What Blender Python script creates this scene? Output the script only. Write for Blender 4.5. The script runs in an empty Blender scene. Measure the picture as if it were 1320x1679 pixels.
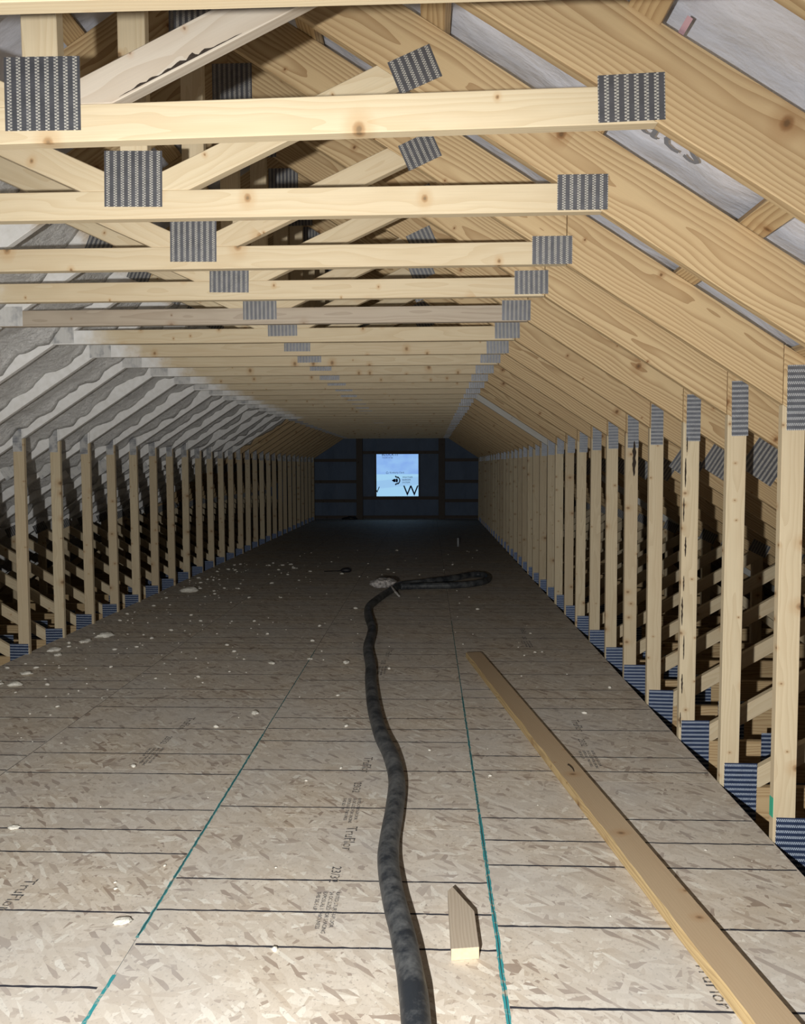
import bpy, bmesh, math, random
from mathutils import Vector, Matrix, noise

I = 0.0254                      # everything below is laid out in inches; floor top is z = 0
HC = 60.2                       # camera height above the subfloor
scene = bpy.context.scene
COL = scene.collection

# ------------------------------------------------------------------ camera
f, cx, cy, yaw, pit, rol = 1267.6886, 654.27, 835.24, 0.0390, 0.0554, -0.0036
fw = Vector((-math.sin(yaw)*math.cos(pit), math.cos(yaw)*math.cos(pit), -math.sin(pit)))
r0 = Vector((math.cos(yaw), math.sin(yaw), 0)); u0 = r0.cross(fw)
rr = r0*math.cos(rol)+u0*math.sin(rol); uu = -r0*math.sin(rol)+u0*math.cos(rol)
cam = bpy.data.cameras.new('camera'); camo = bpy.data.objects.new('camera', cam); COL.objects.link(camo)
M = Matrix((rr, uu, -fw)).transposed().to_4x4(); M.translation = Vector((0, 0, HC*I))
camo.matrix_world = M
cam.sensor_fit = 'VERTICAL'; cam.sensor_height = 24; cam.lens = f/1679*24
cam.shift_x = (660-cx)/1679; cam.shift_y = (cy-839.5)/1679
cam.clip_start = 0.02; cam.clip_end = 200
scene.camera = camo

# ------------------------------------------------------------------ light
scene.view_settings.view_transform = 'Standard'; scene.view_settings.look = 'None'
scene.view_settings.gamma = 1; scene.view_settings.use_curve_mapping = False
scene.view_settings.exposure = 0.0
w = bpy.data.worlds.new('night'); scene.world = w; w.use_nodes = True
w.node_tree.nodes['Background'].inputs[0].default_value = (0.30, 0.42, 0.80, 1)
w.node_tree.nodes['Background'].inputs[1].default_value = 0.05
ld = bpy.data.lights.new('phone_flash', 'SPOT'); ld.energy = 830; ld.color = (1, 0.99, 0.96)
ld.spot_size = math.radians(125); ld.spot_blend = 1.0; ld.shadow_soft_size = 0.02
lo = bpy.data.objects.new('phone_flash', ld); COL.objects.link(lo)
lo.location = (-15*I, -12*I, (HC-6)*I)
lo.rotation_euler = (math.radians(90-18), 0, math.radians(1))

# ------------------------------------------------------------------ materials
def mat(name):
    m = bpy.data.materials.new(name); m.use_nodes = True
    nt = m.node_tree; b = nt.nodes['Principled BSDF']
    return m, nt, b
class G:
    """small node helper"""
    def __init__(s, nt): s.nt = nt
    def n(s, t, **k):
        o = s.nt.nodes.new(t)
        for a, v in k.items(): setattr(o, a, v)
        return o
    def set(s, sock, v):
        if isinstance(v, bpy.types.NodeSocket): s.nt.links.new(v, sock)
        else: sock.default_value = v
    def math(s, op, a, b=None, c=None, clamp=False):
        o = s.n('ShaderNodeMath', operation=op); o.use_clamp = clamp
        s.set(o.inputs[0], a)
        if b is not None: s.set(o.inputs[1], b)
        if c is not None: s.set(o.inputs[2], c)
        return o.outputs[0]
    def vmul(s, v, t):
        o = s.n('ShaderNodeVectorMath', operation='MULTIPLY'); s.set(o.inputs[0], v); s.set(o.inputs[1], t); return o.outputs[0]
    def vadd(s, v, t):
        o = s.n('ShaderNodeVectorMath', operation='ADD'); s.set(o.inputs[0], v); s.set(o.inputs[1], t); return o.outputs[0]
    def obj(s): return s.n('ShaderNodeTexCoord').outputs['Object']
    def rnd(s): return s.n('ShaderNodeObjectInfo').outputs['Random']
    def noise(s, v, scale, detail=3, rough=.5, color=False):
        o = s.n('ShaderNodeTexNoise'); s.set(o.inputs['Vector'], v); o.inputs['Scale'].default_value = scale
        o.inputs['Detail'].default_value = detail; o.inputs['Roughness'].default_value = rough
        return o.outputs['Color' if color else 'Fac']
    def mr(s, v, a, b, c=0., d=1., smooth=False):
        o = s.n('ShaderNodeMapRange'); o.clamp = True
        if smooth: o.interpolation_type = 'SMOOTHSTEP'
        s.set(o.inputs[0], v)
        for i, q in enumerate((a, b, c, d)): s.set(o.inputs[i+1], q)
        return o.outputs[0]
    def mix(s, fac, a, b):
        o = s.n('ShaderNodeMix', data_type='RGBA'); s.set(o.inputs[0], fac)
        s.set(o.inputs[6], a if isinstance(a, bpy.types.NodeSocket) else (*a, 1)); s.set(o.inputs[7], b if isinstance(b, bpy.types.NodeSocket) else (*b, 1))
        return o.outputs[2]
    def sep(s, v):
        o = s.n('ShaderNodeSeparateXYZ'); s.set(o.inputs[0], v); return o.outputs
    def comb(s, x, y, z):
        o = s.n('ShaderNodeCombineXYZ')
        for i, q in enumerate((x, y, z)): s.set(o.inputs[i], q)
        return o.outputs[0]
    def bump(s, b, h, strength, dist):
        o = s.n('ShaderNodeBump'); s.set(o.inputs['Height'], h); o.inputs['Strength'].default_value = strength
        o.inputs['Distance'].default_value = dist; s.nt.links.new(o.outputs[0], b.inputs['Normal'])

FOAM = (0.86, 0.86, 0.85)
def wood(name, light, dark, ring=45, knots=.6, heart=.05, contrast=1., spray=None, tint=.12):
    """lumber: growth rings cut along the local x axis, knots, per-board offset. spray=(x0,x1,sign): overspray of foam along the board"""
    m, nt, b = mat(name); g = G(nt)
    o = g.obj(); r = g.rnd()
    off = g.comb(g.math('MULTIPLY', r, 37.), 0, 0)
    v = g.vadd(o, off)
    warp = g.noise(g.vmul(v, (1.1, 6, 6)), 1.6, 2, .5, True)
    warp = g.vmul(g.vadd(warp, (-.5, -.5, -.5)), (0, .055, .055))
    cz = g.math('MULTIPLY', g.math('SUBTRACT', g.math('FRACT', g.math('MULTIPLY', r, 17.3)), .5), .10)
    q = g.vadd(g.vadd(g.vmul(v, (.04, 1, 1)), warp), g.comb(0, heart, cz))
    wv = g.n('ShaderNodeTexWave', wave_type='RINGS', rings_direction='X', wave_profile='SAW')
    g.set(wv.inputs['Vector'], q); wv.inputs['Scale'].default_value = ring
    wv.inputs['Distortion'].default_value = .6; wv.inputs['Detail'].default_value = 1
    ringf = g.mr(wv.outputs['Fac'], .35, 1., 0., 1.)
    fine = g.noise(g.vmul(v, (5, 260, 260)), 1., 2)
    fac = g.math('MULTIPLY', ringf, contrast, clamp=True)
    col = g.mix(fac, light, dark)
    col = g.mix(g.mr(fine, .3, .75, 0, .30), col, tuple(c*.72 for c in light))
    # broad stain and per board tint
    big = g.noise(g.vmul(v, (1.5, 8, 8)), 1., 3)
    col = g.mix(g.mr(big, .45, .8, 0, .35), col, tuple(c*k for c, k in zip(light, (.80, .70, .62))))
    r2 = g.math('FRACT', g.math('MULTIPLY', r, 53.7))
    col = g.mix(g.math('MULTIPLY', r2, tint*2.6), col, tuple(c*k for c, k in zip(light, (.66, .60, .56))))
    # knots
    s = g.sep(v); kv = g.comb(s[0], g.math('MULTIPLY', g.math('ADD', s[2], s[1]), .8), 0)
    vo = g.n('ShaderNodeTexVoronoi', voronoi_dimensions='2D'); g.set(vo.inputs['Vector'], g.vadd(kv, g.comb(g.math('MULTIPLY', r, 11.), g.math('MULTIPLY', r, 91.), 0))); vo.inputs['Scale'].default_value = 6.5
    cr = g.sep(vo.outputs['Color'])
    gate = g.math('GREATER_THAN', cr[0], 1-knots)
    rad = g.mr(g.math('MULTIPLY', cr[1], cr[1]), 0, 1, .025, .125)
    kd = g.math('ADD', vo.outputs['Distance'], g.mr(g.noise(v, 90., 2), 0, 1, -.015, .015))
    k = g.math('MULTIPLY', g.mr(g.math('DIVIDE', kd, rad), .55, 1.15, 1, 0, True), gate)
    col = g.mix(g.math('MULTIPLY', k, .85), col, tuple(c*f for c, f in zip(dark, (.55, .42, .35))))
    halo = g.math('MULTIPLY', g.mr(g.math('DIVIDE', kd, rad), 1., 3.2, .42, 0, True), gate)
    col = g.mix(halo, col, tuple(c*f for c, f in zip(dark, (.95, .80, .68))))
    core = g.math('MULTIPLY', g.mr(g.math('DIVIDE', kd, rad), .2, .6, .6, 0, True), gate)
    col = g.mix(core, col, tuple(c*.25 for c in dark))
    h = g.math('ADD', g.math('MULTIPLY', fac, -.4), g.math('MULTIPLY', fine, .4))
    rough = .62
    if spray:
        x0, x1 = spray; s0 = g.sep(o)[0]
        nn = g.noise(g.vadd(o, off), 14., 4, .6)
        pos = g.math('ADD', s0, g.mr(nn, .2, .8, -.08, .08))
        msk = g.mr(pos, x0, x1, 0, 1, True)
        lum = g.noise(v, 22., 3)
        fc = g.mix(g.mr(lum, .35, .7), FOAM, (.76, .755, .73))
        col = g.mix(g.math('MULTIPLY', msk, .94), col, fc)
        h = g.math('ADD', h, g.math('MULTIPLY', g.math('MULTIPLY', lum, msk), 2.))
    g.bump(b, h, .25, .0015)
    nt.links.new(col, b.inputs['Base Color']); b.inputs['Roughness'].default_value = rough
    b.inputs['Specular IOR Level'].default_value = .3
    return m

def galvanised(name, base, slot, dusted=0., rows=False):
    m, nt, b = mat(name); g = G(nt)
    o = g.obj(); s = g.sep(o)
    U, Vv = (s[2], s[0]) if rows else (s[0], s[2])
    P, Q = .92*I, .30*I
    u = g.math('FRACT', g.math('DIVIDE', g.math('ADD', U, 100*P), P))
    right = g.math('GREATER_THAN', u, .5)
    vv = g.math('FRACT', g.math('ADD', g.math('DIVIDE', g.math('ADD', Vv, 100*Q), Q), g.math('MULTIPLY', right, .5)))
    du = g.math('ABSOLUTE', g.math('SUBTRACT', g.math('ABSOLUTE', g.math('SUBTRACT', u, .5)), .115))
    dv = g.math('ABSOLUTE', g.math('SUBTRACT', vv, .5))
    mask = g.math('MULTIPLY', g.mr(du, .10, .14, 1, 0), g.mr(dv, .26, .34, 1, 0))
    n1 = g.noise(o, 60., 2)
    mask = g.math('MULTIPLY', mask, g.mr(n1, .25, .5, .55, 1))
    sp = g.noise(g.vadd(o, g.comb(g.math('MULTIPLY', g.rnd(), 9.), 0, 0)), 25., 3)
    bc = g.mix(g.mr(sp, .3, .7), base, tuple(c*.75 for c in base))
    col = g.mix(mask, bc, slot)
    if dusted:
        dn = g.noise(g.vadd(o, g.comb(g.math('MULTIPLY', g.rnd(), 5.), 0, 0)), 14., 3)
        dm = g.mr(dn, .62-dusted*.35, .75-dusted*.25, 0, dusted)
        col = g.mix(dm, col, (.70, .69, .66))
        b.inputs['Metallic'].default_value = .1
    else:
        nt.links.new(g.math('SUBTRACT', .75, g.math('MULTIPLY', mask, .6)), b.inputs['Metallic'])
    b.inputs['Roughness'].default_value = .42
    g.bump(b, g.math('MULTIPLY', mask, -1.), .6, .0015)
    nt.links.new(col, b.inputs['Base Color'])
    return m

def osb_mat():
    m, nt, b = mat('osb'); g = G(nt)
    o = g.obj(); r = g.rnd()
    v = g.vadd(o, g.comb(g.math('MULTIPLY', r, 23.), g.math('MULTIPLY', r, 51.), 0))
    wp = g.noise(v, 9., 2, .5, True)
    v = g.vadd(v, g.vmul(g.vadd(wp, (-.5, -.5, -.5)), (.012, .012, 0)))
    layers = []
    for i, (ang, sc) in enumerate(((.2, 27.), (1.15, 30.), (2.0, 25.), (2.75, 33.), (1.57, 29.), (.75, 38.))):
        mp = g.n('ShaderNodeMapping', vector_type='TEXTURE'); g.set(mp.inputs[0], v); mp.inputs['Rotation'].default_value = (0, 0, ang)
        mp.inputs['Scale'].default_value = (1, 4.6, 1)
        vo = g.n('ShaderNodeTexVoronoi', voronoi_dimensions='2D'); g.set(vo.inputs['Vector'], mp.outputs[0]); vo.inputs['Scale'].default_value = sc*1.6
        c = g.sep(vo.outputs['Color']); layers.append((c[0], c[1], vo.outputs['Distance']))
    def ramp(x):
        cr = g.n('ShaderNodeValToRGB'); g.set(cr.inputs[0], x); e = cr.color_ramp.elements
        e[0].position = 0; e[0].color = (.26, .175, .11, 1); e[1].position = 1; e[1].color = (.84, .79, .68, 1)
        for p, c in ((.05, (.33, .235, .16, 1)), (.15, (.54, .44, .325, 1)), (.5, (.63, .545, .43, 1)), (.85, (.69, .60, .485, 1)), (.95, (.77, .70, .58, 1))):
            k = e.new(p); k.color = c
        return cr.outputs[0]
    col = ramp(layers[0][0])
    for L in layers[1:]:
        col = g.mix(g.math('GREATER_THAN', L[1], .58), col, ramp(L[0]))
    # dark edges / pits between strands
    pit = g.noise(v, 75., 3, .6)
    col = g.mix(g.mr(pit, .58, .68, 0, .6), col, (.20, .14, .09))
    grain = g.noise(g.vmul(v, (160, 50, 1)), 1., 2)
    col = g.mix(g.mr(grain, .3, .7, 0, .18), col, (.40, .30, .20))
    # site dust lying on the deck: greyer, softer
    dn = g.noise(g.vmul(o, (1, 1, 1)), 1.3, 4, .6)
    dust = g.mr(dn, .3, .7, .08, .6)
    col = g.mix(dust, col, (.56, .56, .555))
    d2 = g.noise(v, 3.4, 3, .6)
    col = g.mix(g.mr(d2, .58, .75, 0, .35), col, (.42, .36, .29))
    nt.links.new(col, b.inputs['Base Color']); b.inputs['Roughness'].default_value = .75
    b.inputs['Specular IOR Level'].default_value = .2
    g.bump(b, g.math('ADD', layers[0][0], g.math('MULTIPLY', pit, -1.)), .25, .001)
    return m

def plain(name, col, rough=.6, metal=0., nscale=0, amt=.3, bump=0, spec=.4, bscale=None, emit=None):
    m, nt, b = mat(name); g = G(nt)
    b.inputs['Roughness'].default_value = rough; b.inputs['Metallic'].default_value = metal; b.inputs['Specular IOR Level'].default_value = spec
    if nscale:
        n = g.noise(g.obj(), nscale, 4, .6)
        c = g.mix(g.mr(n, .35, .7), col, tuple(x*(1-amt) for x in col))
        nt.links.new(c, b.inputs['Base Color'])
        if bump: g.bump(b, n if not bscale else g.noise(g.obj(), bscale, 4, .6), bump, .01)
    else: b.inputs['Base Color'].default_value = (*col, 1)
    return m

def ink_mat(name, col, amount, scale):
    """print or spray that has broken up on the strands below: patchy colour over OSB colour"""
    m, nt, b = mat(name); g = G(nt)
    n = g.noise(g.obj(), scale, 4, .7)
    c = g.mix(g.mr(n, amount-.10, amount+.06), col, (.50, .42, .31))
    nt.links.new(c, b.inputs['Base Color']); b.inputs['Roughness'].default_value = .8; b.inputs['Specular IOR Level'].default_value = .1
    return m

def foam_mat():
    m, nt, b = mat('spray_foam'); g = G(nt)
    o = g.obj(); n = g.noise(o, 22., 6, .7); n2 = g.noise(o, 5., 3)
    c = g.mix(g.mr(n, .35, .7), (.80, .79, .77), (.60, .59, .58)); c = g.mix(g.mr(n2, .45, .7, 0, .5), c, (.72, .71, .68))
    sp = g.noise(o, 75., 2, .5); c = g.mix(g.mr(sp, .62, .70, 0, .8), c, (.95, .95, .93)); c = g.mix(g.mr(sp, .30, .38, .45, 0), c, (.30, .29, .27))
    nt.links.new(c, b.inputs['Base Color']); b.inputs['Roughness'].default_value = .33; b.inputs['Specular IOR Level'].default_value = .7
    g.bump(b, n, 1., .03)
    return m

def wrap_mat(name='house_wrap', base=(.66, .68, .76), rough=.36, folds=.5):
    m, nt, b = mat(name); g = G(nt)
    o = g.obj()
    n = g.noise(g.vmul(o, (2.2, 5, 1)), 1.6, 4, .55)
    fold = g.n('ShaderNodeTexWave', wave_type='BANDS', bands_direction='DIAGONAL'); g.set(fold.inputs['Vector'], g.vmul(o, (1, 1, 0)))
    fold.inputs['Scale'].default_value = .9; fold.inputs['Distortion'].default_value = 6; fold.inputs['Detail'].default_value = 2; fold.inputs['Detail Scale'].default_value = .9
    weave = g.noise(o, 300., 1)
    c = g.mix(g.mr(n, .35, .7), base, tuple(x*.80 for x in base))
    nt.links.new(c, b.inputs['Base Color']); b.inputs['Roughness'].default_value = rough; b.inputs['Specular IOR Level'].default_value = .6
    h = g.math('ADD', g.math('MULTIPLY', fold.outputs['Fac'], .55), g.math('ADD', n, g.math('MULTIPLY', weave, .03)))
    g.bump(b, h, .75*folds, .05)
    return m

def pane_mat():
    """thin wrap over the window opening with daylight behind it: the lit surface of the scene"""
    m, nt, b = mat('backlit_wrap'); g = G(nt)
    o = g.obj(); s = g.sep(o)
    n = g.noise(g.vmul(o, (2, 1, 3)), 1.2, 3)
    lap = g.math('GREATER_THAN', s[2], g.math('ADD', .03, 0.))
    c = g.mix(g.mr(n, .35, .65), (.30, .55, 1.), (.20, .37, .92))
    c = g.mix(g.math('MULTIPLY', lap, .75), (.40, .72, 1.), c)
    band = g.mr(g.math('ABSOLUTE', g.math('SUBTRACT', s[2], g.math('ADD', -.22, g.math('MULTIPLY', s[0], .10)))), .10, .13, 1, 0)
    c = g.mix(g.math('MULTIPLY', band, .35), c, (.26, .45, .85))
    b.inputs['Base Color'].default_value = (.3, .3, .32, 1)
    nt.links.new(c, b.inputs['Emission Color']); b.inputs['Emission Strength'].default_value = .85
    return m

SPF_L, SPF_D = (.67, .565, .385), (.50, .37, .205)
SYP_L, SYP_D = (.58, .435, .245), (.30, .18, .08)
MT = {
 'spf': wood('spruce_lumber', SPF_L, SPF_D, 34, .55, .09, .42),
 'spf_grey': wood('weathered_spruce_lumber', (.50, .43, .34), (.34, .28, .21), 30, .7, .06, .7),
 'post': wood('spruce_stud', (.67, .57, .39), (.46, .35, .21), 34, .95, .07, .45, tint=.22),
 'pine': wood('southern_pine', SYP_L, SYP_D, 24, .30, .05, .95),
 'pine_spray': wood('southern_pine_oversprayed', SYP_L, SYP_D, 24, .30, .05, .95, spray=(1.05, 1.25)),
 'pine_white': wood('southern_pine_foamed', SYP_L, SYP_D, 24, .0, .05, .6, spray=(-3, -2)),
 'spf_pale': wood('pale_streaked_spruce', (.60, .54, .45), (.47, .385, .29), 26, .8, .05, .7),
 'pine_light': wood('pale_primed_pine', (.62, .62, .58), (.50, .50, .46), 24, .2, .05, .5),
 'tie_spray': wood('spruce_lumber_oversprayed_end', SPF_L, SPF_D, 34, .55, .09, .42, spray=(.42, .16)),
 'plate': galvanised('galvanised_steel', (.21, .215, .235), (.47, .45, .40)),
 'plate_rows': galvanised('galvanised_steel_rows', (.27, .29, .33), (.46, .47, .48), rows=True),
 'plate_blue_reflect': galvanised('galvanised_steel_blue_reflection', (.075, .115, .24), (.45, .52, .62), rows=True),  # same grey steel, with reflected blue light painted into base and slot colours
 'plate_dust': galvanised('dusted_galvanised_steel', (.34, .35, .37), (.52, .52, .52), dusted=.9),
 'plate_dust_rows': galvanised('dusted_galvanised_rows', (.30, .31, .33), (.36, .36, .37), dusted=.6, rows=True),
 'osb': osb_mat(),
 'ink': ink_mat('black_layout_ink', (.04, .04, .05), .72, 70.),
 'print': ink_mat('black_stencil_ink', (.07, .07, .075), .60, 70.),
 'teal': ink_mat('teal_edge_paint', (.04, .27, .29), .64, 30.),
 'osb_edge': plain('teal_sealed_osb_edge', (.12, .19, .21), .8, nscale=40),
 'gap': plain('dark_gap', (.03, .03, .03), .9),
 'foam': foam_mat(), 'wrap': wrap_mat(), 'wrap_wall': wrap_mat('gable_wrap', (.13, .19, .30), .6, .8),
 'crumb': plain('white_foam_scrap', (.80, .77, .68), .7, nscale=120, amt=.3, bump=.4),
 'hose': None, 'rag': None,
 'board': wood('dusty_board', (.57, .44, .29), (.46, .34, .21), 30, .25, .06, .35),
 'board_end': plain('fresh_cut_end_grain', (.85, .64, .34), .6, nscale=60, amt=.15),
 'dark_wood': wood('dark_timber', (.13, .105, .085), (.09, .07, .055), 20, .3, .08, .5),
 'steel': plain('dark_steel', (.10, .09, .09), .4, .8),
 'rubber': plain('black_rubber', (.015, .015, .018), .5),
 'pvc': plain('grey_plastic_pipe', (.42, .44, .46), .4),
 'lettering': plain('grey_wrap_lettering', (.17, .18, .21), .6),
 'red_lettering': plain('faded_red_wrap_lettering', (.55, .36, .42), .6),
 'letter_dark': plain('navy_wrap_lettering', (.012, .02, .09), .8, spec=0),
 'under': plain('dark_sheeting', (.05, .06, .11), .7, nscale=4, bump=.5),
 'green': plain('green_marker', (.05, .40, .25), .7),
 'char': plain('dark_bark', (.04, .028, .02), .9, nscale=60, bump=.6),
}
def hose_mat():
    m, nt, b = mat('dusty_black_rubber'); g = G(nt)
    o = g.obj(); n = g.noise(o, 7., 5, .65); n2 = g.noise(o, 60., 3, .6)
    c = g.mix(g.mr(g.math('ADD', n, g.math('MULTIPLY', n2, .25)), .52, .82), (.022, .026, .032), (.15, .155, .155))
    nt.links.new(c, b.inputs['Base Color']); b.inputs['Roughness'].default_value = .5; b.inputs['Specular IOR Level'].default_value = .4
    g.bump(b, n2, .3, .002); return m
MT['hose'] = hose_mat()
MT['rag'] = plain('grey_duct_tape_wrap', (.66, .62, .59), .55, nscale=35, amt=.75, bump=.8)

# ------------------------------------------------------------------ mesh helpers
def V(x, y, z): return Vector((x*I, y*I, (z+HC)*I))     # camera based inches -> metres above the floor
def link(name, me, parent=None, loc=None, rot=None, m=None):
    o = bpy.data.objects.new(name, me); COL.objects.link(o)
    if parent: o.parent = parent
    if loc is not None: o.location = loc
    if rot is not None: o.rotation_euler = rot
    if m is not None and me is not None:
        if len(me.materials) == 0: me.materials.append(MT[m])
        else:
            o.material_slots[0].link = 'OBJECT'; o.material_slots[0].material = MT[m]
    return o
def tag(o, label=None, cat=None, group=None, kind=None):
    if label: o['label'] = label
    if cat: o['category'] = cat
    if group: o['group'] = group
    if kind: o['kind'] = kind
    return o
def mesh_from_bm(bm, name, smooth=False):
    me = bpy.data.meshes.new(name); bmesh.ops.recalc_face_normals(bm, faces=bm.faces); bm.to_mesh(me); bm.free()
    if smooth:
        for p in me.polygons: p.use_smooth = True
    return me
def box_bm(bm, x0, x1, y0, y1, z0, z1, bev=0):
    r = bmesh.ops.create_cube(bm, size=1); vs = r['verts']
    for v in vs: v.co = Vector(((x0+x1)/2+v.co.x*(x1-x0), (y0+y1)/2+v.co.y*(y1-y0), (z0+z1)/2+v.co.z*(z1-z0)))*I
    if bev: bmesh.ops.bevel(bm, geom=list({e for v in vs for e in v.link_edges}), offset=bev*I, segments=1, affect='EDGES')
def box_me(name, *a, bev=0):
    bm = bmesh.new(); box_bm(bm, *a, bev=bev); return mesh_from_bm(bm, name)
def clip(poly, a, b, c):
    """keep the part of a polygon where a*x + b*z <= c"""
    out = []
    for i in range(len(poly)):
        p, q = poly[i], poly[(i+1) % len(poly)]
        dp, dq = a*p[0]+b*p[1]-c, a*q[0]+b*q[1]-c
        if dp <= 0: out.append(p)
        if (dp < 0 < dq) or (dq < 0 < dp):
            t = dp/(dp-dq); out.append((p[0]+t*(q[0]-p[0]), p[1]+t*(q[1]-p[1])))
    return out
def strip(p, q, w, ext=30):
    dx, dz = q[0]-p[0], q[1]-p[1]; L = math.hypot(dx, dz); ux, uz = dx/L, dz/L; nx, nz = -uz*w/2, ux*w/2
    a = (p[0]-ux*ext, p[1]-uz*ext); b = (q[0]+ux*ext, q[1]+uz*ext)
    return [(a[0]+nx, a[1]+nz), (a[0]-nx, a[1]-nz), (b[0]-nx, b[1]-nz), (b[0]+nx, b[1]+nz)]
def prism_me(name, poly, org, ang, y0=0, y1=1.5, bev=.09):
    """polygon in the truss plane extruded in depth, stored in a frame whose x axis runs along the board"""
    c, s = math.cos(ang), math.sin(ang); bm = bmesh.new(); n = len(poly)
    loc = [((x-org[0])*c+(z-org[1])*s, -(x-org[0])*s+(z-org[1])*c) for x, z in poly]
    F = [bm.verts.new((x*I, y0*I, z*I)) for x, z in loc]; B = [bm.verts.new((x*I, y1*I, z*I)) for x, z in loc]
    bm.faces.new(F); bm.faces.new(B[::-1])
    for i in range(n): bm.faces.new((F[i], B[i], B[(i+1) % n], F[(i+1) % n]))
    if bev: bmesh.ops.bevel(bm, geom=list(bm.edges), offset=bev*I, segments=1, affect='EDGES', clamp_overlap=True)
    return mesh_from_bm(bm, name)
def text_obj(name, body, size, mtx, m, parent=None, space=1.):
    cu = bpy.data.curves.new(name, 'FONT'); cu.body = body; cu.size = size*I; cu.space_character = space; cu.extrude = .0003; cu.resolution_u = 2
    cu.materials.append(MT[m]); o = bpy.data.objects.new(name, cu); COL.objects.link(o)
    if parent: o.parent = parent
    o.matrix_basis = mtx
    return o

# ------------------------------------------------------------------ truss geometry (inches, z from the camera)
C = -37.13; H = 31.41; S = .6537; XR, XL = 21.48, 2*C-21.48; PR = 55.06; PL = -130.11
TH = math.atan(S); ZLO = H+S*(XR-C)         # underside of the rafters where they meet
VD = 9.25                                    # rafter depth measured vertically
def zlo(x): return ZLO-S*abs(x-C)
def zup(x): return zlo(x)+VD
DY = {1: .2, 2: -.4, 3: .5, 4: -.8, 5: 0, 6: 1., 7: .5, 8: -.5, 9: -.5}
def TY(k): return 74.72+24*(k-1)+DY.get(k, 0)
NT = 34; GABLE = 887.

def mir(p): return [(2*C-x, z) for x, z in p]
RAFT = [(C, ZLO), (C, ZLO+VD), (176, zup(176)), (176, zlo(176))]
PROTO = []                                   # (name, mesh, location, rot_y, material key)
def add_member(name, poly, axis0, axis1, m, tagk=''):
    ang = math.atan2(axis1[1]-axis0[1], axis1[0]-axis0[0])
    me = prism_me(name, poly, axis0, ang)
    PROTO.append((name, me, (axis0[0]*I, 0, (axis0[1]+HC)*I), -ang, m, tagk))
def add_plate(x, z, wd, ht, ang, m, tagk=''):
    me = box_me('nail_plate', -wd/2, wd/2, -.06, .0, -ht/2, ht/2)
    PROTO.append(('nail_plate', me, (x*I, 0, (z+HC)*I), -ang, m, tagk))

mid = (ZLO+VD/2)
def rpiece(x0, x1): return [(x0, zlo(x0)), (x0, zup(x0)), (x1, zup(x1)), (x1, zlo(x1))]
RM = lambda x: (x, mid-S*(x-C))
for x0, x1, tk in ((C, XR-.05, 'far1'), (XR+.05, PR-.05, 'far2'), (C, PR-.05, 'near1'), (PR+.05, 176, 'all3')):
    add_member('rafter', rpiece(x0, x1), RM(x0), RM(x1), 'pine', 'R'+tk)
    add_member('rafter', mir(rpiece(x0, x1)), (2*C-x0, RM(x0)[1]), (2*C-x1, RM(x1)[1]), 'pine', 'L'+tk)
tie = [(XL-20, H), (XR+20, H), (XR+20, H+3.5), (XL-20, H+3.5)]
tie = clip(tie, S, 1, ZLO+S*C+.0); tie = clip(tie, -S, 1, ZLO-S*C)
add_member('tie_beam', tie, (XL, H+1.75), (XR, H+1.75), 'spf', 'T')
king = [(C-1.75, H+3.5), (C+1.75, H+3.5), (C+1.75, zlo(C+1.75)), (C, ZLO), (C-1.75, zlo(C-1.75))]
add_member('king_post', king, (C, H+3.5), (C, ZLO), 'spf')
# short webs from the middle of the tie up to the rafters
wa, wb = (C+4, H+4.1), (-1.6, H+4.1+.455*31.5)
web = clip(clip(clip(strip(wa, wb, 3.5), 0, -1, -(H+3.5)), S, 1, ZLO+S*C), -1, 0, -(C+1.75))
add_member('web', web, wa, wb, 'spf', 'WR')
add_member('web', mir(web), (2*C-wa[0], wa[1]), (2*C-wb[0], wb[1]), 'spf', 'WL')
ZB = -HC-.8                                   # top of the bottom chord, just under the decking
for sd in (0, 1):
    fl = mir if sd else (lambda p: p)
    post = [(PR, ZB), (PR+3.5, ZB), (PR+3.5, zlo(PR+3.5)), (PR, zlo(PR))]
    fx = (lambda x: 2*C-x-1.0*0) if sd else (lambda x: x)
    add_member('post', fl(post), (fx(PR+1.75), ZB), (fx(PR+1.75), 10), 'post', 'P')
    a0, a1 = (61.5, -59.6), (112, -30.)
    lw = clip(clip(clip(strip(a0, a1, 3.5), S, 1, ZLO+S*C), 0, -1, -ZB), -1, 0, -(PR+3.5))
    add_member('web', fl(lw), (fx(a0[0]), a0[1]), (fx(a1[0]), a1[1]), 'spf')
    dl = lambda x: a0[1]+(x-a0[0])*(a1[1]-a0[1])/(a1[0]-a0[0])-2.03
    vw = [(110, ZB), (113.5, ZB), (113.5, dl(113.5)), (110, dl(110))]
    vw = clip(vw, S, 1, ZLO+S*C)
    add_member('web', fl(vw), (fx(111.75), ZB), (fx(111.75), -30), 'spf')
    e0, e1 = (84, ZB), (109, -42)
    ew = clip(clip(strip((70, -36), (109, -62), 3.5, 10), -(-(a1[1]-a0[1])/(a1[0]-a0[0])), 1, 0) if 0 else [(113.5, -50), (113.5, -46), (134, ZB+.1), (128, ZB)], 0, -1, -ZB)
    add_member('web', fl(ew), (fx(113.5), -48), (fx(131), ZB), 'spf')
bc = [(2*C-166, ZB-9.25), (166, ZB-9.25), (166, ZB), (2*C-166, ZB)]
bc = clip(clip(bc, S, 1, ZLO+S*C), -S, 1, ZLO-S*C)
add_member('bottom_chord', bc, (2*C-166, ZB-4.6), (166, ZB-4.6), 'pine')
add_plate(C, H+4.7, 7.4, 6.9, 0, 'plate', 'CP')
add_plate(C+.6, ZLO+1.2, 7.4, 6.8, 0, 'plate')
add_plate(XR-2.3, H+2.35, 6.2, 4.3, 0, 'plate')
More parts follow.
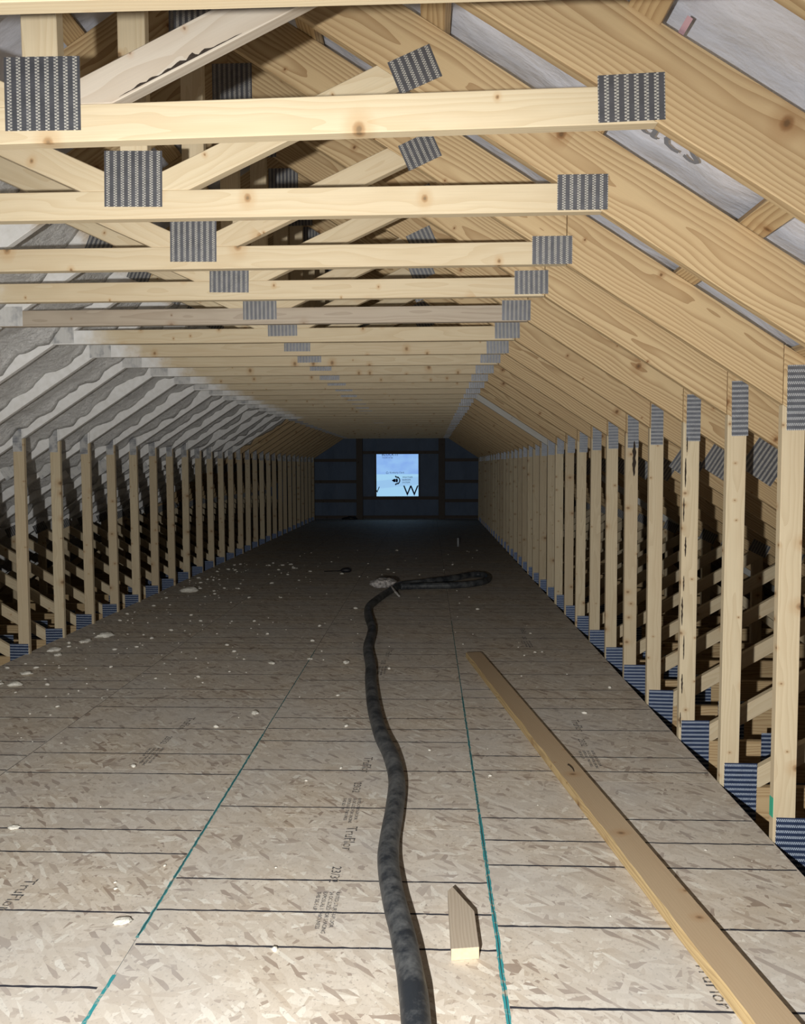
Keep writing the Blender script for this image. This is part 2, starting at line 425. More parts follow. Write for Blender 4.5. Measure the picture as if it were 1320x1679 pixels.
add_plate(2*C-(XR-2.3), H+2.35, 6.2, 4.3, 0, 'plate', 'TPL')
add_plate(-1.6, 48.9, 5.6, 4.2, .41, 'plate')
add_plate(2*C+1.6, 48.9, 5.6, 4.2, -.41, 'plate')
for sd in (0, 1):
    q = (lambda x: 2*C-x) if sd else (lambda x: x); sg = -1 if sd else 1
    add_plate(q(PR+2.05), 10.3, 3.0, 10.1, 0, 'plate_rows' if not sd else 'plate_dust_rows')
    add_plate(q(PR+3.6), -62.1, 6.1, 11, 0, 'plate_blue_reflect')
    add_plate(q(72.6), zlo(72.6)+2.7, 8.0, 7.6, -sg*TH, 'plate', 'SP'+'RL'[sd])
    add_plate(q(112.4), -28.4, 6.4, 4.2, -sg*TH*.75, 'plate')
    add_plate(q(76.5), ZB-3.6, 6.5, 10.5, 0, 'plate_blue_reflect')

ORD = ['nearest', 'second', 'third', 'fourth', 'fifth', 'sixth', 'seventh', 'eighth', 'ninth', 'tenth', 'eleventh', 'twelfth', 'thirteenth',
       'fourteenth', 'fifteenth', 'sixteenth', 'seventeenth', 'eighteenth', 'nineteenth', 'twentieth']
NOTE = {1: 'big centre plate and streaked right web', 2: 'centre plate right of the first', 3: 'right post closest to the camera', 5: 'greyed tie beam with two dark knots'}
rnd = random.Random(7)
for k in range(0, NT+1):
    t = bpy.data.objects.new('roof_truss', None); COL.objects.link(t); t.empty_display_size = .1
    t.location = (0, TY(k)*I, 0)
    if k == 0: lab = 'nearest attic truss, only its tie beam crossing the very top edge'
    elif k < 20:
        lab = '%s attic truss from the camera, %s' % (ORD[k], NOTE.get(k, 'its left rafter white with foam'))
        if k == 13: lab = 'fourteenth attic truss from the camera, its right rafter pale grey'
    elif k == 20: lab = 'first truss past the foam with bare brown left rafter'
    elif k < 28: lab = '%s truss past the end of the foam, bare wood' % ORD[k-20]
    else: lab = '%s dark truss counted from the far gable wall' % ('nearest' if NT-k == 0 else ORD[NT-k])
    tag(t, lab, 'roof truss', 'row of attic roof trusses')
    if k == 1: t.rotation_euler.y = -.012; t.location.z = .3*I; t.location.x = 1.1*I
    if k == 0: t.location.z = -1.3*I
    for name, me, loc, ry, m, tg in PROTO:
        mm = m
        if k < 20:
            if tg in ('Lfar1', 'Lnear1'): mm = 'pine_spray'
            if tg in ('Lfar2', 'Lall3'): mm = 'pine_white'
            if tg == 'T' and k > 3: mm = 'tie_spray'
            if tg == 'TPL' and k > 3: mm = 'plate_dust'
            if tg == 'SPL': mm = 'plate_dust'
        if tg[1:4] == ('near' if k >= 3 else 'far')[:3]: continue
        if k == 1 and tg == 'WR': mm = 'spf_pale'
        if tg[:1] == 'R' and k == 13: mm = 'pine_light'
        if tg == 'T' and k == 5: mm = 'spf_grey'
        if len(me.materials) == 0: me.materials.append(MT[m])
        o = bpy.data.objects.new(name, me); COL.objects.link(o); o.parent = t
        o.location = loc; o.rotation_euler = (0, ry, 0)
        if mm != m: o.material_slots[0].link = 'OBJECT'; o.material_slots[0].material = MT[mm]
        if name == 'nail_plate':
            o.location.x += rnd.uniform(-.35, .35)*I; o.location.z += rnd.uniform(-.3, .3)*I; o.rotation_euler.y += rnd.uniform(-.02, .02)
        if name == 'post' and k > 2: o.rotation_euler.y += rnd.uniform(-.004, .004); o.location.x += rnd.uniform(-.2, .2)*I
    if k == 5:
        pass
# dark bark and stains on particular posts
def truss(k): return [o for o in COL.objects if o.name.startswith('roof_truss')][k]
TR = [o for o in COL.objects if o.name.startswith('roof_truss')]
def blotch(parent, name, x, zs, w0, seed, m='char'):
    rn = random.Random(seed); bm = bmesh.new(); L = [];R_ = []
    n = 26
    for i in range(n):
        z = zs[0]+(zs[1]-zs[0])*i/(n-1); e = math.sin(math.pi*i/(n-1))**.5
        a = x-w0*e*(.75+.6*noise.noise(Vector((i*.31, seed, 0)))); b = x+w0*e*(.75+.6*noise.noise(Vector((i*.27, seed, 9))))
        L.append(bm.verts.new((a*I, -.07*I, (z+HC)*I))); R_.append(bm.verts.new((b*I, -.07*I, (z+HC)*I)))
    for i in range(n-1): bm.faces.new((L[i], R_[i], R_[i+1], L[i+1]))
    r = bmesh.ops.extrude_face_region(bm, geom=list(bm.faces))
    for v in r['geom']:
        if isinstance(v, bmesh.types.BMVert): v.co.y += .12*I
    o = link(name, mesh_from_bm(bm, name), parent, m=m); return o
for q_ in range(9): blotch(TR[5], 'bark_edge', PR+.45+.25*(q_ % 3), (-58+q_*7.6, -54.5+q_*7.6+(q_ % 4)), .16+.05*(q_ % 2), 3+q_)
blotch(TR[7], 'bark_edge', PR+2.3, (-3, 7), .6, 9)
rs_ = random.Random(4); bm = bmesh.new(); pv = None; nn_ = 40
for i in range(nn_+1):
    x = wa[0]+3.6+i*.30; z = wa[1]+(x-wa[0])*.455-1.72+HC; e = math.sin(math.pi*i/nn_)**.6*(.12+.7*abs(noise.noise(Vector((i*.23, 5, 1)))))*rs_.uniform(.6, 1)
    q = [bm.verts.new((x*I, -.03*I, z*I)), bm.verts.new((x*I, -.03*I, (z+.02+e)*I)), bm.verts.new((x*I, .1*I, (z+.02+e)*I))]
    if pv: bm.faces.new((pv[0], pv[1], q[1], q[0])); bm.faces.new((pv[1], pv[2], q[2], q[1]))
    pv = q
link('bark_edge', mesh_from_bm(bm, 'bark_edge'), TR[1], m='char')
g_ = box_me('marker_stroke', -.06, .0, .1, 1.4, -2.0, 1.2); link('marker_stroke', g_, TR[3], (PR*I, 0, (-54.5+HC)*I), m='green')

# ------------------------------------------------------------------ floor
floor = bpy.data.objects.new('floor', None); COL.objects.link(floor); tag(floor, kind='structure', label='dusty strand board subfloor running to the far wall')
Z0 = 0
EDG = [-130.6, -84.1, -37.5, 8.6, 54.9]
JO = [(52, 120), (149.0-96, 149.0), (29.2, 125.3), (50., 146.)]
LN = {3: [83.3, 98.6, 114.2, 122., 129.9, 150.8, 158.4, 174.7, 190.4, 198.8, 206.5, 222, 236.6, 253.4],
      2: [61, 77, 93.2, 100.9, 109., 124.6, 133.1, 149.7, 166, 173.9, 181.6, 197, 214.3, 228.9],
      1: [61, 69, 84.9, 100.2, 115.9, 123.6, 131.3, 147, 157.5, 173.1, 188.9, 196.3, 204.6, 220, 235.9],
      0: [84, 100, 108, 116, 132, 148, 156, 164, 180, 196, 204, 212, 228, 244]}
def wavy_strip(bm, p, q, wd, rn, z, mi, jag=.5, step=1.2):
    d = Vector((q[0]-p[0], q[1]-p[1])); L = d.length; d.normalize(); nrm = Vector((-d.y, d.x)); n = max(2, int(L/step)); prev = None
    for i in range(n+1):
        s = L*i/n; b = Vector(p)+d*s; a = wd*(1-jag*rn.random())/2; c = wd*(1-jag*rn.random())/2; o = nrm*rn.uniform(-.05, .05)
        pr = (bm.verts.new(((b.x+nrm.x*a+o.x)*I, (b.y+nrm.y*a+o.y)*I, z*I)), bm.verts.new(((b.x-nrm.x*c+o.x)*I, (b.y-nrm.y*c+o.y)*I, z*I)))
        if prev: f_ = bm.faces.new((prev[0], prev[1], pr[1], pr[0])); f_.material_index = mi
        prev = pr
rn = random.Random(11)
for c in range(4):
    x0, x1 = EDG[c], EDG[c+1]
    ys = [28.]; y = JO[c][1]-96
    while y < GABLE-2:
        if y > 34: ys.append(y)
        y += 96
    ys.append(GABLE-1)
    L_ = list(LN[c]); y = L_[-1]; i = 0
    while y < 520: y += (16, 8, 8, 16)[i % 4]; i += 1; L_.append(y)
    for j in range(len(ys)-1):
        a, b = ys[j], ys[j+1]
        bm = bmesh.new(); box_bm(bm, x0+.03, x1-.03, a+.03, b-.03, -.72, 0, bev=0)
        for f_ in bm.faces:
            if abs(f_.normal.x) > .9: f_.material_index = 3
        for ly in L_:
            if a+1 < ly < b-1:
                p, q = x0+.3, x1-.3
                if c == 1 and ly < 92: q = -45 if ly < 80 else -38.5
                wavy_strip(bm, (p, ly), (q, ly+rn.uniform(-.25, .25)), .46, rn, .012+.004*rn.random(), 1, .45, 1.0 if ly < 200 else 4)
        me = mesh_from_bm(bm, 'panel')
        for kk in ('osb', 'ink', 'teal', 'osb_edge'): me.materials.append(MT[kk])
        # recentre so that each sheet has its own texture frame
        ctr = Vector(((x0+x1)/2*I, (a+b)/2*I, 0)); me.transform(Matrix.Translation(-ctr))
        link('panel', me, floor, ctr)
for xs, spans in ((-37.5, ((34, 87.3, .55), (94.5, 170, .5), (170, 250, .3))), (8.6, ((34, 130, .7), (130, 200, .5), (200, 300, .3)))):
    bm = bmesh.new()
    for a, b, wd in spans: wavy_strip(bm, (xs, a), (xs, b), wd, rn, .02, 0, .35, .7)
    link('edge_paint', mesh_from_bm(bm, 'edge_paint'), floor, m='teal')
for xs in EDG[1:4]:
    bm = bmesh.new(); wavy_strip(bm, (xs, 95 if xs == -37.5 else 34), (xs, GABLE-2), .16, rn, .034, 0, .6, 3)
    link('joint_line', mesh_from_bm(bm, 'joint_line'), floor, m='gap')
def stencil(x, y, lines, size, up=1):
    """black print running along the sheet, read from its left edge"""
    rt = Matrix.Rotation(math.radians(-90*up), 4, 'Z')
    for i, (dx, dy, tx, sz) in enumerate(lines):
        mt = Matrix.Translation(Vector(((x+dx)*I, (y+dy)*I, .0004))) @ rt
        text_obj('printed_text', tx, sz, mt, 'print', floor)
blk = [(0, 0, 'TruFlor', 2.6), (-.8, -13, '23/32', 2.0), (.6, -20, 'RATED STURD-I-FLOOR', .8), (-.3, -20, '24 OC SIZED FOR SPACING', .8), (-1.2, -20, 'EXPOSURE 1 THICKNESS', .8), (-2.1, -20, 'THIS SIDE UP', .8)]
stencil(-13.5, 157, blk, 1); stencil(-13.8, 126, blk, 1)
stencil(33.5, 182, blk, 1); stencil(32, 92, blk, 1); stencil(33.5, 285, blk, 1)
stencil(-59, 108, blk, 1); stencil(-58, 181, blk, 1); stencil(-14, 250, blk, 1)

# ------------------------------------------------------------------ ceiling: purlins, wrap, foam
ceil = bpy.data.objects.new('ceiling', None); COL.objects.link(ceil); tag(ceil, kind='structure', label='sloping roof of wrap over purlins')
for sd in (1, -1):
    for off in (3.2, 18.2, 37.6, 57.1, 76.8, 95.5, 114, 133, 152, 171, 190, 206):
        x = C+sd*off
        me = box_me('purlin', -1.75, 1.75, 34, GABLE-1, 0, 1.5, bev=.06)
        # grain should run along the board: turn the mesh so local x is its length
        me.transform(Matrix.Rotation(math.radians(-90), 4, 'Z'))
        o = link('purlin', me, ceil, m='pine')
        q = Matrix.Translation(Vector((x*I, 0, (zup(x)+HC+.05)*I))) @ Matrix.Rotation(sd*TH, 4, 'Y') @ Matrix.Rotation(math.radians(90), 4, 'Z')
        o.matrix_world = q
for sd in (1, -1):
    bm = bmesh.new(); nu, nv = 150, 220; L = (178-C)/math.cos(TH); rows = []
    for i in range(nu+1):
        s = L*i/nu; row = []
        for j in range(nv+1):
            y = 30+(GABLE-30)*(j/nv)**1.5
            d = noise.noise(Vector((s*.05, y*.035, sd*4.)))*1.1+noise.noise(Vector((s*.16+y*.03, y*.10-s*.05, 3.)))*.5
            row.append(bm.verts.new((s*I, y*I, (2.5+d)*I)))
        rows.append(row)
    for i in range(nu):
        for j in range(nv): bm.faces.new((rows[i][j], rows[i+1][j], rows[i+1][j+1], rows[i][j+1]))
    me = mesh_from_bm(bm, 'house_wrap', True)
    if sd < 0:
        for v in me.vertices: v.co.x = -v.co.x
    o = link('house_wrap', me, ceil, m='wrap')
    o.matrix_world = Matrix.Translation(Vector((C*I, 0, (ZLO+VD+HC+.1)*I))) @ Matrix.Rotation(sd*TH, 4, 'Y')
def wrap_frame(X, Y, lift=-1.2):
    """frame on the underside of the right slope: x downslope, y toward the camera, z facing down into the attic"""
    ex = Vector((math.cos(TH), 0, -math.sin(TH))); ey = Vector((0, -1, 0)); ez = ex.cross(ey)
    m_ = Matrix((ex, ey, ez)).transposed().to_4x4(); m_.translation = Vector((X*I, Y*I, (zup(X)+HC+1.0)*I)); return m_
text_obj('wrap_lettering', 'acs', 6.6, wrap_frame(24.5, 94.3), 'lettering', ceil, 1.05)
text_obj('wrap_lettering', '1', 6.0, wrap_frame(22.3, 77), 'red_lettering', ceil)
text_obj('wrap_lettering', '45th hour installed edge lap here fasten flat side', 1.1, wrap_frame(24, 104), 'lettering', ceil)

for k in range(-1, 20):
    y0 = (TY(k)+1.5) if k >= 0 else 34; y1 = TY(k+1)
    bm = bmesh.new(); ns, nt_ = 110, 16; S0, S1 = 40/math.cos(TH), 163/math.cos(TH); G_ = []; rs = k*7.3
    for i in range(ns+1):
        s = S0+(S1-S0)*i/ns; row = []
        ramp = min(1, (i/ns)*10+.1)*min(1, (1-i/ns)*14+.1)
        for j in range(nt_+1):
            t = j/nt_; y = y0+(y1-y0)*t
            base = 3.2+noise.noise(Vector((s*1.6, t*20, rs)))*.16+noise.noise(Vector((s*.09, t*2.2, rs)))*1.5+noise.noise(Vector((s*.3, t*5, rs)))*.7+noise.noise(Vector((s*.8, t*12, rs)))*.25
            far = max(0, (t-.55)/.45)**2*(2.0+2.2*noise.noise(Vector((s*.16, 9, rs))))
            near = max(0, (.25-t)/.25)**2*2.2
            h = max(.3, base+far+near)*ramp
            row.append(bm.verts.new((-s*I, y*I, -h*I)))
        G_.append(row)
    for i in range(ns):
        for j in range(nt_): bm.faces.new((G_[i][j], G_[i+1][j], G_[i+1][j+1], G_[i][j+1]))
    # close the sides up to the wrap
    per = [G_[i][0] for i in range(ns+1)]+[G_[ns][j] for j in range(1, nt_+1)]+[G_[i][nt_] for i in range(ns-1, -1, -1)]+[G_[0][j] for j in range(nt_-1, 0, -1)]
    top = [bm.verts.new((v.co.x, v.co.y, 1.2*I)) for v in per]
    for i in range(len(per)):
        n2 = (i+1) % len(per); bm.faces.new((per[i], per[n2], top[n2], top[i]))
    me = mesh_from_bm(bm, 'foam_panel', True)
    o = link('foam_panel', me, ceil, m='foam')
    o.matrix_world = Matrix.Translation(Vector((C*I, 0, (ZLO+VD+HC-.1)*I))) @ Matrix.Rotation(-TH, 4, 'Y')

# ------------------------------------------------------------------ outer shell
def shell(name, *a, m='under'):
    o = link(name, box_me(name, *a), None, m=m); tag(o, kind='structure'); return o
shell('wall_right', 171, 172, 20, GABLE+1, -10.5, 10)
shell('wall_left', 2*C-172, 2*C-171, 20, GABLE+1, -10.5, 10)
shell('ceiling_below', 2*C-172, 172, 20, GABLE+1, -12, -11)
# gable wall with a window opening
wx0, wx1, wz0, wz1 = -60.5, -12.2, HC-34.2, HC+14.2
bm = bmesh.new(); apex = ZLO+VD+HC+2
def gz(x): return apex-S*abs(x-C)
outer_n = 40
def wallquad(xa, xb, za, zb_fn):
    n = max(2, int((xb-xa)/6)); m_ = 24; g2 = []
    for i in range(n+1):
        x = xa+(xb-xa)*i/n; zt = zb_fn(x); row = []
        for j in range(m_+1):
            z = za+(zt-za)*j/m_
            d = noise.noise(Vector((x*.05, z*.05, 2)))*1.0+noise.noise(Vector((x*.2+z*.1, z*.12, 7)))*.5
            row.append(bm.verts.new((x*I, (GABLE+1.5+d)*I, z*I)))
        g2.append(row)
    for i in range(n):
        for j in range(m_): bm.faces.new((g2[i][j], g2[i+1][j], g2[i+1][j+1], g2[i][j+1]))
wallquad(2*C-172, wx0, -12, gz); wallquad(wx1, 172, -12, gz)
wallquad(wx0, wx1, -12, lambda x: wz0); wallquad(wx0, wx1, wz1, gz)
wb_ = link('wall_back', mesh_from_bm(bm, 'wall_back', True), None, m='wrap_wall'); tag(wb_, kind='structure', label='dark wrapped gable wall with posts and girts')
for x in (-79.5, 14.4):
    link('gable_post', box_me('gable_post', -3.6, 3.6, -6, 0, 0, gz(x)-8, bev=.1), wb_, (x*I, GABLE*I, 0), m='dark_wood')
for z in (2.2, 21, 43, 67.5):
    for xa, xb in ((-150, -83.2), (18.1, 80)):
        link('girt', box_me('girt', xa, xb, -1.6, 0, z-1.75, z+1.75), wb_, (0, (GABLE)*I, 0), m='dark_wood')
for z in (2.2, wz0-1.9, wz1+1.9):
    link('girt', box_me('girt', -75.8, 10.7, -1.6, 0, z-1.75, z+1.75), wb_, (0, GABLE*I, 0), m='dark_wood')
win = bpy.data.objects.new('window_1', None); COL.objects.link(win); win.location = ((wx0+wx1)/2*I, GABLE*I, (wz0+wz1)/2*I)
tag(win, 'small square gable window glowing blue behind house wrap', kind='structure')
hw, hh = (wx1-wx0)/2, (wz1-wz0)/2
link('window_pane', box_me('window_pane', -hw-1, hw+1, 2.6, 2.8, -hh-1, hh+1), win, m=None).data.materials.append(pane_mat())
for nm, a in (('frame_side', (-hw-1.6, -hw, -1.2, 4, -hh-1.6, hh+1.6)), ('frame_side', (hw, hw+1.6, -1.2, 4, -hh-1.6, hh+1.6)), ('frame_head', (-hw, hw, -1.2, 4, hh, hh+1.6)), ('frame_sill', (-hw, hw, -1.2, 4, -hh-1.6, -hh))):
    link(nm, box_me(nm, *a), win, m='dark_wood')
def wtext(tx, sz, x, z, rot=0, sp=1.):
    ex = Vector((math.cos(rot), 0, math.sin(rot))); up = Vector((-math.sin(rot), 0, math.cos(rot))); ez = ex.cross(up)
    m_ = Matrix((ex, up, ez)).transposed().to_4x4(); m_.translation = Vector((x*I, 2.4*I, z*I))
    return text_obj('window_lettering', tx, sz, m_, 'letter_dark', win, sp)
wtext('W', 17, 6.5, -23.5); wtext('V', 10, -26.5, -20)
wtext('Kimberly-Clark', 2.7, -9, 2.2); wtext('BLOCK-IT', 4.4, -18, 22.2); wtext('house wrap', 2.6, -17.5, 19.6)
for i, tx in enumerate(('WEATHER', 'BARRIER', 'SYSTEM')): wtext(tx, 2.6, 5.5, -3.2-3*i)
# house mark before the maker's line, and the crest on its side
def flat_shape(name, polys, x, z, parent=win, m='letter_dark'):
    bm = bmesh.new()
    for P in polys:
        F = [bm.verts.new((p[0]*I, 0, p[1]*I)) for p in P]; B = [bm.verts.new((p[0]*I, .02*I, p[1]*I)) for p in P]
        bm.faces.new(F); bm.faces.new(B[::-1])
        for i in range(len(P)): bm.faces.new((F[i], B[i], B[(i+1) % len(P)], F[(i+1) % len(P)]))
    return link(name, mesh_from_bm(bm, name), parent, (x*I, 2.4*I, z*I), m=m)
flat_shape('house_mark', [[(-1.6, 0), (0, 1.5), (0, 1.1), (-1.2, 0)], [(0, 1.5), (1.6, 0), (1.2, 0), (0, 1.1)], [(-1.2, -1.2), (1.2, -1.2), (1.2, -.9), (-1.2, -.9)], [(-1.3, -1.2), (-1., -1.2), (-1., 0), (-1.3, 0)], [(1., -1.2), (1.3, -1.2), (1.3, 0), (1., 0)]], -11.8, 3)
arc = [(math.cos(a)*5.2, math.sin(a)*5.2) for a in [math.radians(d) for d in range(-65, 66, 13)]]; arc += [(math.cos(a)*4.0, math.sin(a)*4.0) for a in [math.radians(d) for d in range(65, -66, -13)]]
flat_shape('crest', [[(-5.2, 0), (-2.4, 1.9), (-.6, 1.6), (-.6, -1.6), (-2.4, -1.9)], [(-.4, -1.8), (1.4, -2.4), (2, 0), (1.4, 2.4), (-.4, 1.8)], [(-1.6, 4.9), (-.6, 3.4), (3.0, 2.4), (3.2, 3.8), (.6, 4.4), (-.4, 5.6)], [(-1.6, -4.9), (-.4, -5.6), (.6, -4.4), (3.2, -3.8), (3.0, -2.4), (-.6, -3.4)]], -1.5, -6)
flat_shape('crest', [arc], -2, -6)

# ------------------------------------------------------------------ hose and things on the deck
def spline(pts, n=10):
    out = []; P = [pts[0]]+list(pts)+[pts[-1]]
    for i in range(1, len(P)-2):
        for j in range(n):
            t = j/n; a, b, c, d = P[i-1], P[i], P[i+1], P[i+2]
            out.append(tuple(.5*((2*b[q])+(-a[q]+c[q])*t+(2*a[q]-5*b[q]+4*c[q]-d[q])*t*t+(-a[q]+3*b[q]-3*c[q]+d[q])*t**3) for q in range(len(b))))
    out.append(tuple(pts[-1])); return out
def tube_bm(bm, path, rad, seg=14, flat=1., seed=0, rough=.06):
    rings = []; n = len(path)
    for i, p in enumerate(path):
        a = Vector(path[max(0, i-1)][:3]); b = Vector(path[min(n-1, i+1)][:3]); d = (b-a).normalized()
        s = d.cross(Vector((0, 0, 1)))
        s = s.normalized() if s.length > .01 else Vector((1, 0, 0)); u = s.cross(d).normalized()
        R = (p[3] if len(p) > 3 else rad)*(1+rough*noise.noise(Vector((i*.13, seed, 0)))); ring = []
        for k in range(seg):
            th = 2*math.pi*k/seg; ring.append(bm.verts.new((Vector(p[:3])+s*math.cos(th)*R+u*math.sin(th)*R*flat)*I))
        rings.append(ring)
    for i in range(n-1):
        for k in range(seg): bm.faces.new((rings[i][k], rings[i][(k+1) % seg], rings[i+1][(k+1) % seg], rings[i+1][k]))
    bm.faces.new(rings[0]); bm.faces.new(rings[-1][::-1])
HP = [(-.4, 60), (-.9, 70), (-1.6, 80.3), (-2.2, 85.9), (-3.4, 93.8), (-4.9, 101.8), (-6.1, 111), (-6.3, 118.5), (-6., 129), (-6.1, 141), (-7.8, 153.5), (-10.6, 166), (-13.4, 184),
      (-16.0, 208), (-17.2, 224), (-19.8, 246), (-20.2, 264), (-20.8, 278), (-23.8, 300), (-25.2, 318), (-23.6, 334), (-20.6, 352), (-17.5, 366), (-13.5, 381), (-5, 388), (4, 396), (13, 404), (22, 416), (28.5, 417), (31, 408), (29.5, 396), (23, 386), (14, 380), (4, 378), (-5, 377), (-14, 375)]
path = [(x, y, 1.62, 1.62) for x, y in spline(HP, 8)]
bm = bmesh.new(); tube_bm(bm, path, 1.62, 16, 1., 1)
ho = link('spray_hose', mesh_from_bm(bm, 'spray_hose', True), None, m='hose')
tag(ho, 'long dusty black foam hose snaking up the middle of the deck to a folded loop', 'hose')
# tape wrapped bundle
bm = bmesh.new(); bmesh.ops.create_icosphere(bm, subdivisions=5, radius=1)
for v in bm.verts:
    p = v.co.copy(); d = 1+.22*noise.noise(p*2.1)+.12*noise.noise(Vector((p.x*2, p.y*3, p.z*12)))
    v.co = Vector((p.x*5.6*d, p.y*6.5*d, max(-2.0, p.z*2.3*d)))*I
b0 = link('wrapped_bundle', mesh_from_bm(bm, 'wrapped_bundle', True), None, (-21.8*I, 361*I, 5.6*I), (0, 0, -.5), m='rag')
tag(b0, 'crumpled grey taped plastic bundle lying over the black hose', 'bundle')
bm = bmesh.new(); tube_bm(bm, [(4, -3, -.8, .6), (6.5, -7, -3.6, .7), (8.3, -10, -4.9, .5)], .7, 8, .5)
link('tape_tail', mesh_from_bm(bm, 'tape_tail', True), b0, (0, 0, 0), (0, 0, .5), m='rag')

# long board
def board(name, L, wd, th, m, wane=True, seed=3):
    bm = bmesh.new(); n = 90; rn = random.Random(seed); pr = []
    for i in range(n+1):
        x = L*i/n; a = wd/2-(.12+.30*max(0, noise.noise(Vector((x*.11, 3, seed)))+.25)+.10*rn.random()) if wane else wd/2
        zs = th-.12-(.55*max(0, noise.noise(Vector((x*.09, 8, seed)))+.2)) if wane else th
        pr.append([bm.verts.new(Vector(q)*I) for q in ((x, -wd/2, 0), (x, wd/2, 0), (x, wd/2-.04, zs), (x, a, th), (x, -wd/2+.05, th), (x, -wd/2, th-.08))])
    for i in range(n):
        for k in range(6):
            fc = bm.faces.new((pr[i][k], pr[i][(k+1) % 6], pr[i+1][(k+1) % 6], pr[i+1][k])); fc.material_index = 1 if k in (1, 2) else 0
    bm.faces.new(pr[0][::-1]); bm.faces.new(pr[-1])
    me = mesh_from_bm(bm, name); me.materials.append(MT[m]); me.materials.append(MT['waney']); return me
MT['waney'] = wood('waney_edge', (.66, .50, .26), (.30, .19, .09), 40, .9, .03, .8)
A, B = Vector((13.95, 242.2)), Vector((39.3, 60.)); d = B-A; ang = math.atan2(d.y, d.x)
bo = link('loose_board', board('loose_board', 192, 5.0, 1.5, 'board'), None, (A.x*I, A.y*I, .0005), (0, 0, ang))
# wane side must face the hose (the photo's left)
bo.scale = (1, -1, 1); bo.data.flip_normals() if False else None
tag(bo, 'long tan plank with ragged left edge lying down the right side of deck', 'board')
bm = bmesh.new(); tube_bm(bm, spline([(0, 0, 1.4, .11), (-.2, -.6, 1.9, .11), (.2, -2.6, 2.0, .09), (.3, -4.0, 1.85, .05)], 5), .1, 8)
nl = link('bent_nail', mesh_from_bm(bm, 'bent_nail', True), None, (27.3*I, 150*I, 0), m='steel'); tag(nl, 'bent dark nail standing out of the long tan plank', 'nail')
# offcut
P = [(2.6, 91.2), (6.05, 91.7), (5.9, 99.4), (3.2, 105.3), (2.5, 104.2)]
bm = bmesh.new(); F = [bm.verts.new((x*I, y*I, 1.5*I)) for x, y in P]; Bt = [bm.verts.new((x*I, y*I, .0)) for x, y in P]
bm.faces.new(F); bm.faces.new(Bt[::-1])
for i in range(5):
    fc = bm.faces.new((F[i], Bt[i], Bt[(i+1) % 5], F[(i+1) % 5])); fc.material_index = 1 if i == 0 else 0
bmesh.ops.bevel(bm, geom=list(bm.edges), offset=.05*I, segments=1, affect='EDGES')
me = mesh_from_bm(bm, 'lumber_offcut'); me.transform(Matrix.Translation((-4.3*I, -97*I, 0))); me.transform(Matrix.Rotation(math.radians(-90), 4, 'Z'))
me.materials.append(MT['spf_grey']); me.materials.append(MT['board_end'])
oc = link('lumber_offcut', me, None, (4.3*I, 97*I, .0005), (0, 0, math.radians(90))); tag(oc, 'short angle-cut lumber offcut with bright end beside the hose', 'offcut')
# standing pipe far down the deck
bm = bmesh.new(); tube_bm(bm, [(0, 0, 0), (0, 0, 3), (0, 0, 6.5)], .8, 14, 1, 0, 0); 
pp = link('pipe_stub', mesh_from_bm(bm, 'pipe_stub', True), None, (21.7*I, 580*I, 0), m='pvc'); tag(pp, 'short grey pipe standing up from the dark far deck', 'pipe')
# dark tool
tl = bpy.data.objects.new('dropped_tool', None); COL.objects.link(tl); tl.location = (-50*I, 437*I, 0); tag(tl, 'small black tool with thin shaft lying on far deck', 'tool')
bm = bmesh.new(); tube_bm(bm, [(-10, .3, .5, .22), (-4, .1, .7, .26), (0, 0, .9, .3)], .3, 8); link('shaft', mesh_from_bm(bm, 'shaft', True), tl, m='rubber')
bm = bmesh.new(); tube_bm(bm, spline([(-.5, 0, 1.0, .5), (1, 0, 1.2, 1.3), (4, .2, 1.25, 1.4), (5.6, .3, 1.1, .6)], 4), 1, 10); link('grip', mesh_from_bm(bm, 'grip', True), tl, m='rubber')
# dark heap against the gable wall
bm = bmesh.new(); bmesh.ops.create_icosphere(bm, subdivisions=3, radius=1)
for v in bm.verts:
    p = v.co.copy(); dd = 1+.4*noise.noise(p*1.8); v.co = Vector((p.x*9*dd, p.y*3.5*dd, max(0, p.z*3.6*dd)))*I
hp = link('cloth_heap', mesh_from_bm(bm, 'cloth_heap', True), None, (-90*I, 878*I, 0), m='rubber'); tag(hp, 'dark rumpled heap on the floor at foot of gable wall', 'heap')

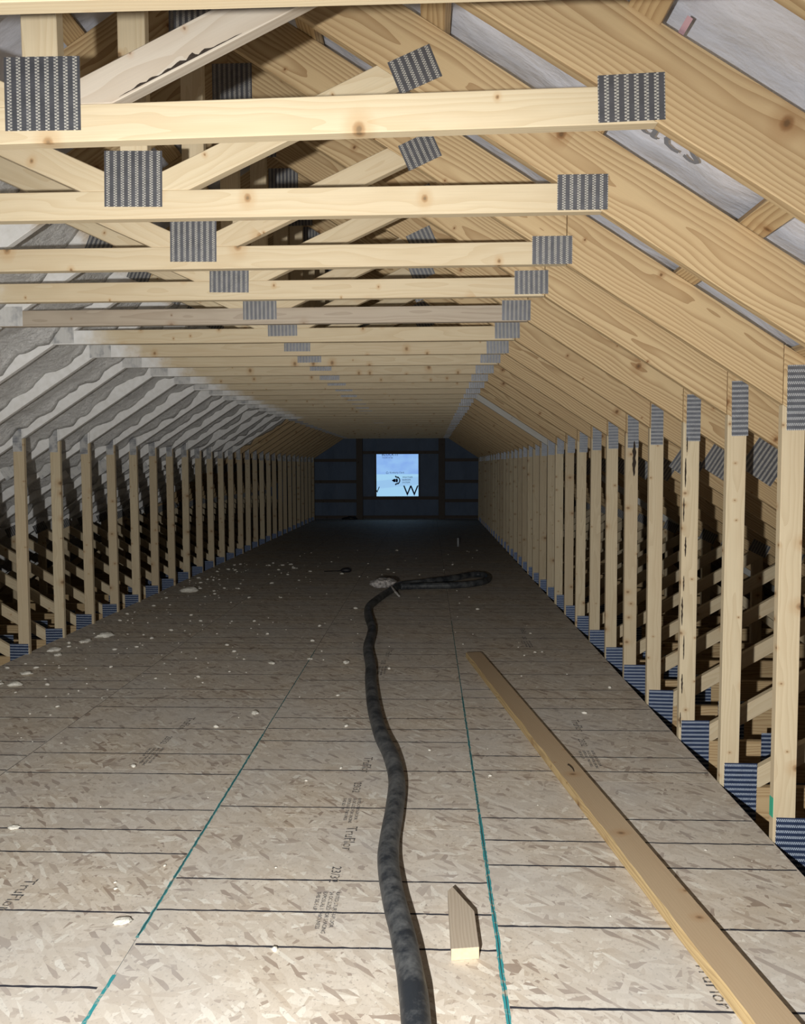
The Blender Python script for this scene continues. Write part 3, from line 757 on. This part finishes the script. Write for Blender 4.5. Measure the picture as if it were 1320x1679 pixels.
# foam scraps
def lump(bm, x, y, sx, sy, sz, rn, sub=1):
    r = bmesh.ops.create_icosphere(bm, subdivisions=sub, radius=1); a = rn.uniform(0, 6.28); o = rn.uniform(0, 99)
    for v in r['verts']:
        p = v.co.copy(); dd = 1+.55*noise.noise(p*1.7+Vector((o, 0, 0))); q = Vector((p.x*sx*dd, p.y*sy*dd, 0))
        v.co = Vector((x+q.x*math.cos(a)-q.y*math.sin(a), y+q.x*math.sin(a)+q.y*math.cos(a), max(0.0, sz*.7+p.z*sz*dd)))*I
SC = [(-118.7, 259.7, 2.0, 'behind two smaller ones'), (-115.6, 268.4, 2.6, ''), (-123.3, 247.2, 2.2, ''), (-119.2, 241, 1.5, ''), (-117.5, 218.2, 1.5, ''), (-114.8, 207.0, 1.7, ''), (-120, 206.5, 1.5, ''), (-42.7, 184.5, 1.1, ''), (-25.5, 233.8, 1.3, ''),
      (-37.4, 238.0, .8, ''), (-48.4, 232.5, 1.1, ''), (-40.7, 97.7, 1.0, ''), (-69.5, 123.6, .8, ''), (-116.4, 368.0, 4., ''), (-24, 200, .6, '')]
SL = ['foam lump by the left posts, middle of the white trio', 'largest foam lump of the trio by the left posts', 'foam lump by the left posts, nearest of the trio', 'small foam lump under the trio by the left posts',
      'foam crumb close to the nearest left post', 'flat foam scrap at the left picture edge, lower', 'foam scrap at the far left picture edge', 'foam lump left of the hose beside the left seam',
      'pale foam bit just left of the hose', 'foam crumb on the left seam line', 'foam chunk on the middle sheets, left of seam', 'white foam flake next to the end of the teal line',
      'white foam flake near the lower left picture edge', 'long pale foam strip far down by the left posts', 'tiny foam bit left of the hose bend']
rn = random.Random(21)
for (x, y, s, _), lb in zip(SC, SL):
    bm = bmesh.new(); lump(bm, 0, 0, s*1.15, s*.75, s*.32, rn, 3)
    o = link('foam_scrap', mesh_from_bm(bm, 'foam_scrap', True), None, (x*I, y*I, 0.0004), m='crumb'); tag(o, lb, 'foam scrap', 'white foam scraps on the deck')
bm = bmesh.new()
for i in range(420):
    u = rn.random()
    if u < .55: x = -128+abs(rn.gauss(0, 28)); y = rn.uniform(150, 480)
    elif u < .8: x = rn.uniform(-90, 40); y = rn.uniform(220, 560)
    else: x = rn.uniform(-100, 50); y = rn.uniform(90, 300)
    if not -127 < x < 53: continue
    if any((x-q[0])**2+(y-q[1])**2 < 16 for q in path) or (x > 8 and 40 < y < 250 and abs(x-(13.95+(242.2-y)*.139)) < 5.5) or (x+21)**2+(y-361)**2 < 150: continue
    if any((x-q[0])**2+(y-q[1])**2 < (q[2]*1.6+1)**2 for q in SC): continue
    s = rn.choice((.12, .15, .2, .25, .35, .6))*(.6+y/350)
    lump(bm, x, y, s*1.2, s*.8, s*.5, rn, 1)
o = link('foam_crumbs', mesh_from_bm(bm, 'foam_crumbs', True), None, m='crumb'); tag(o, 'fine white foam crumbs scattered over the deck', 'foam crumbs', kind='stuff')
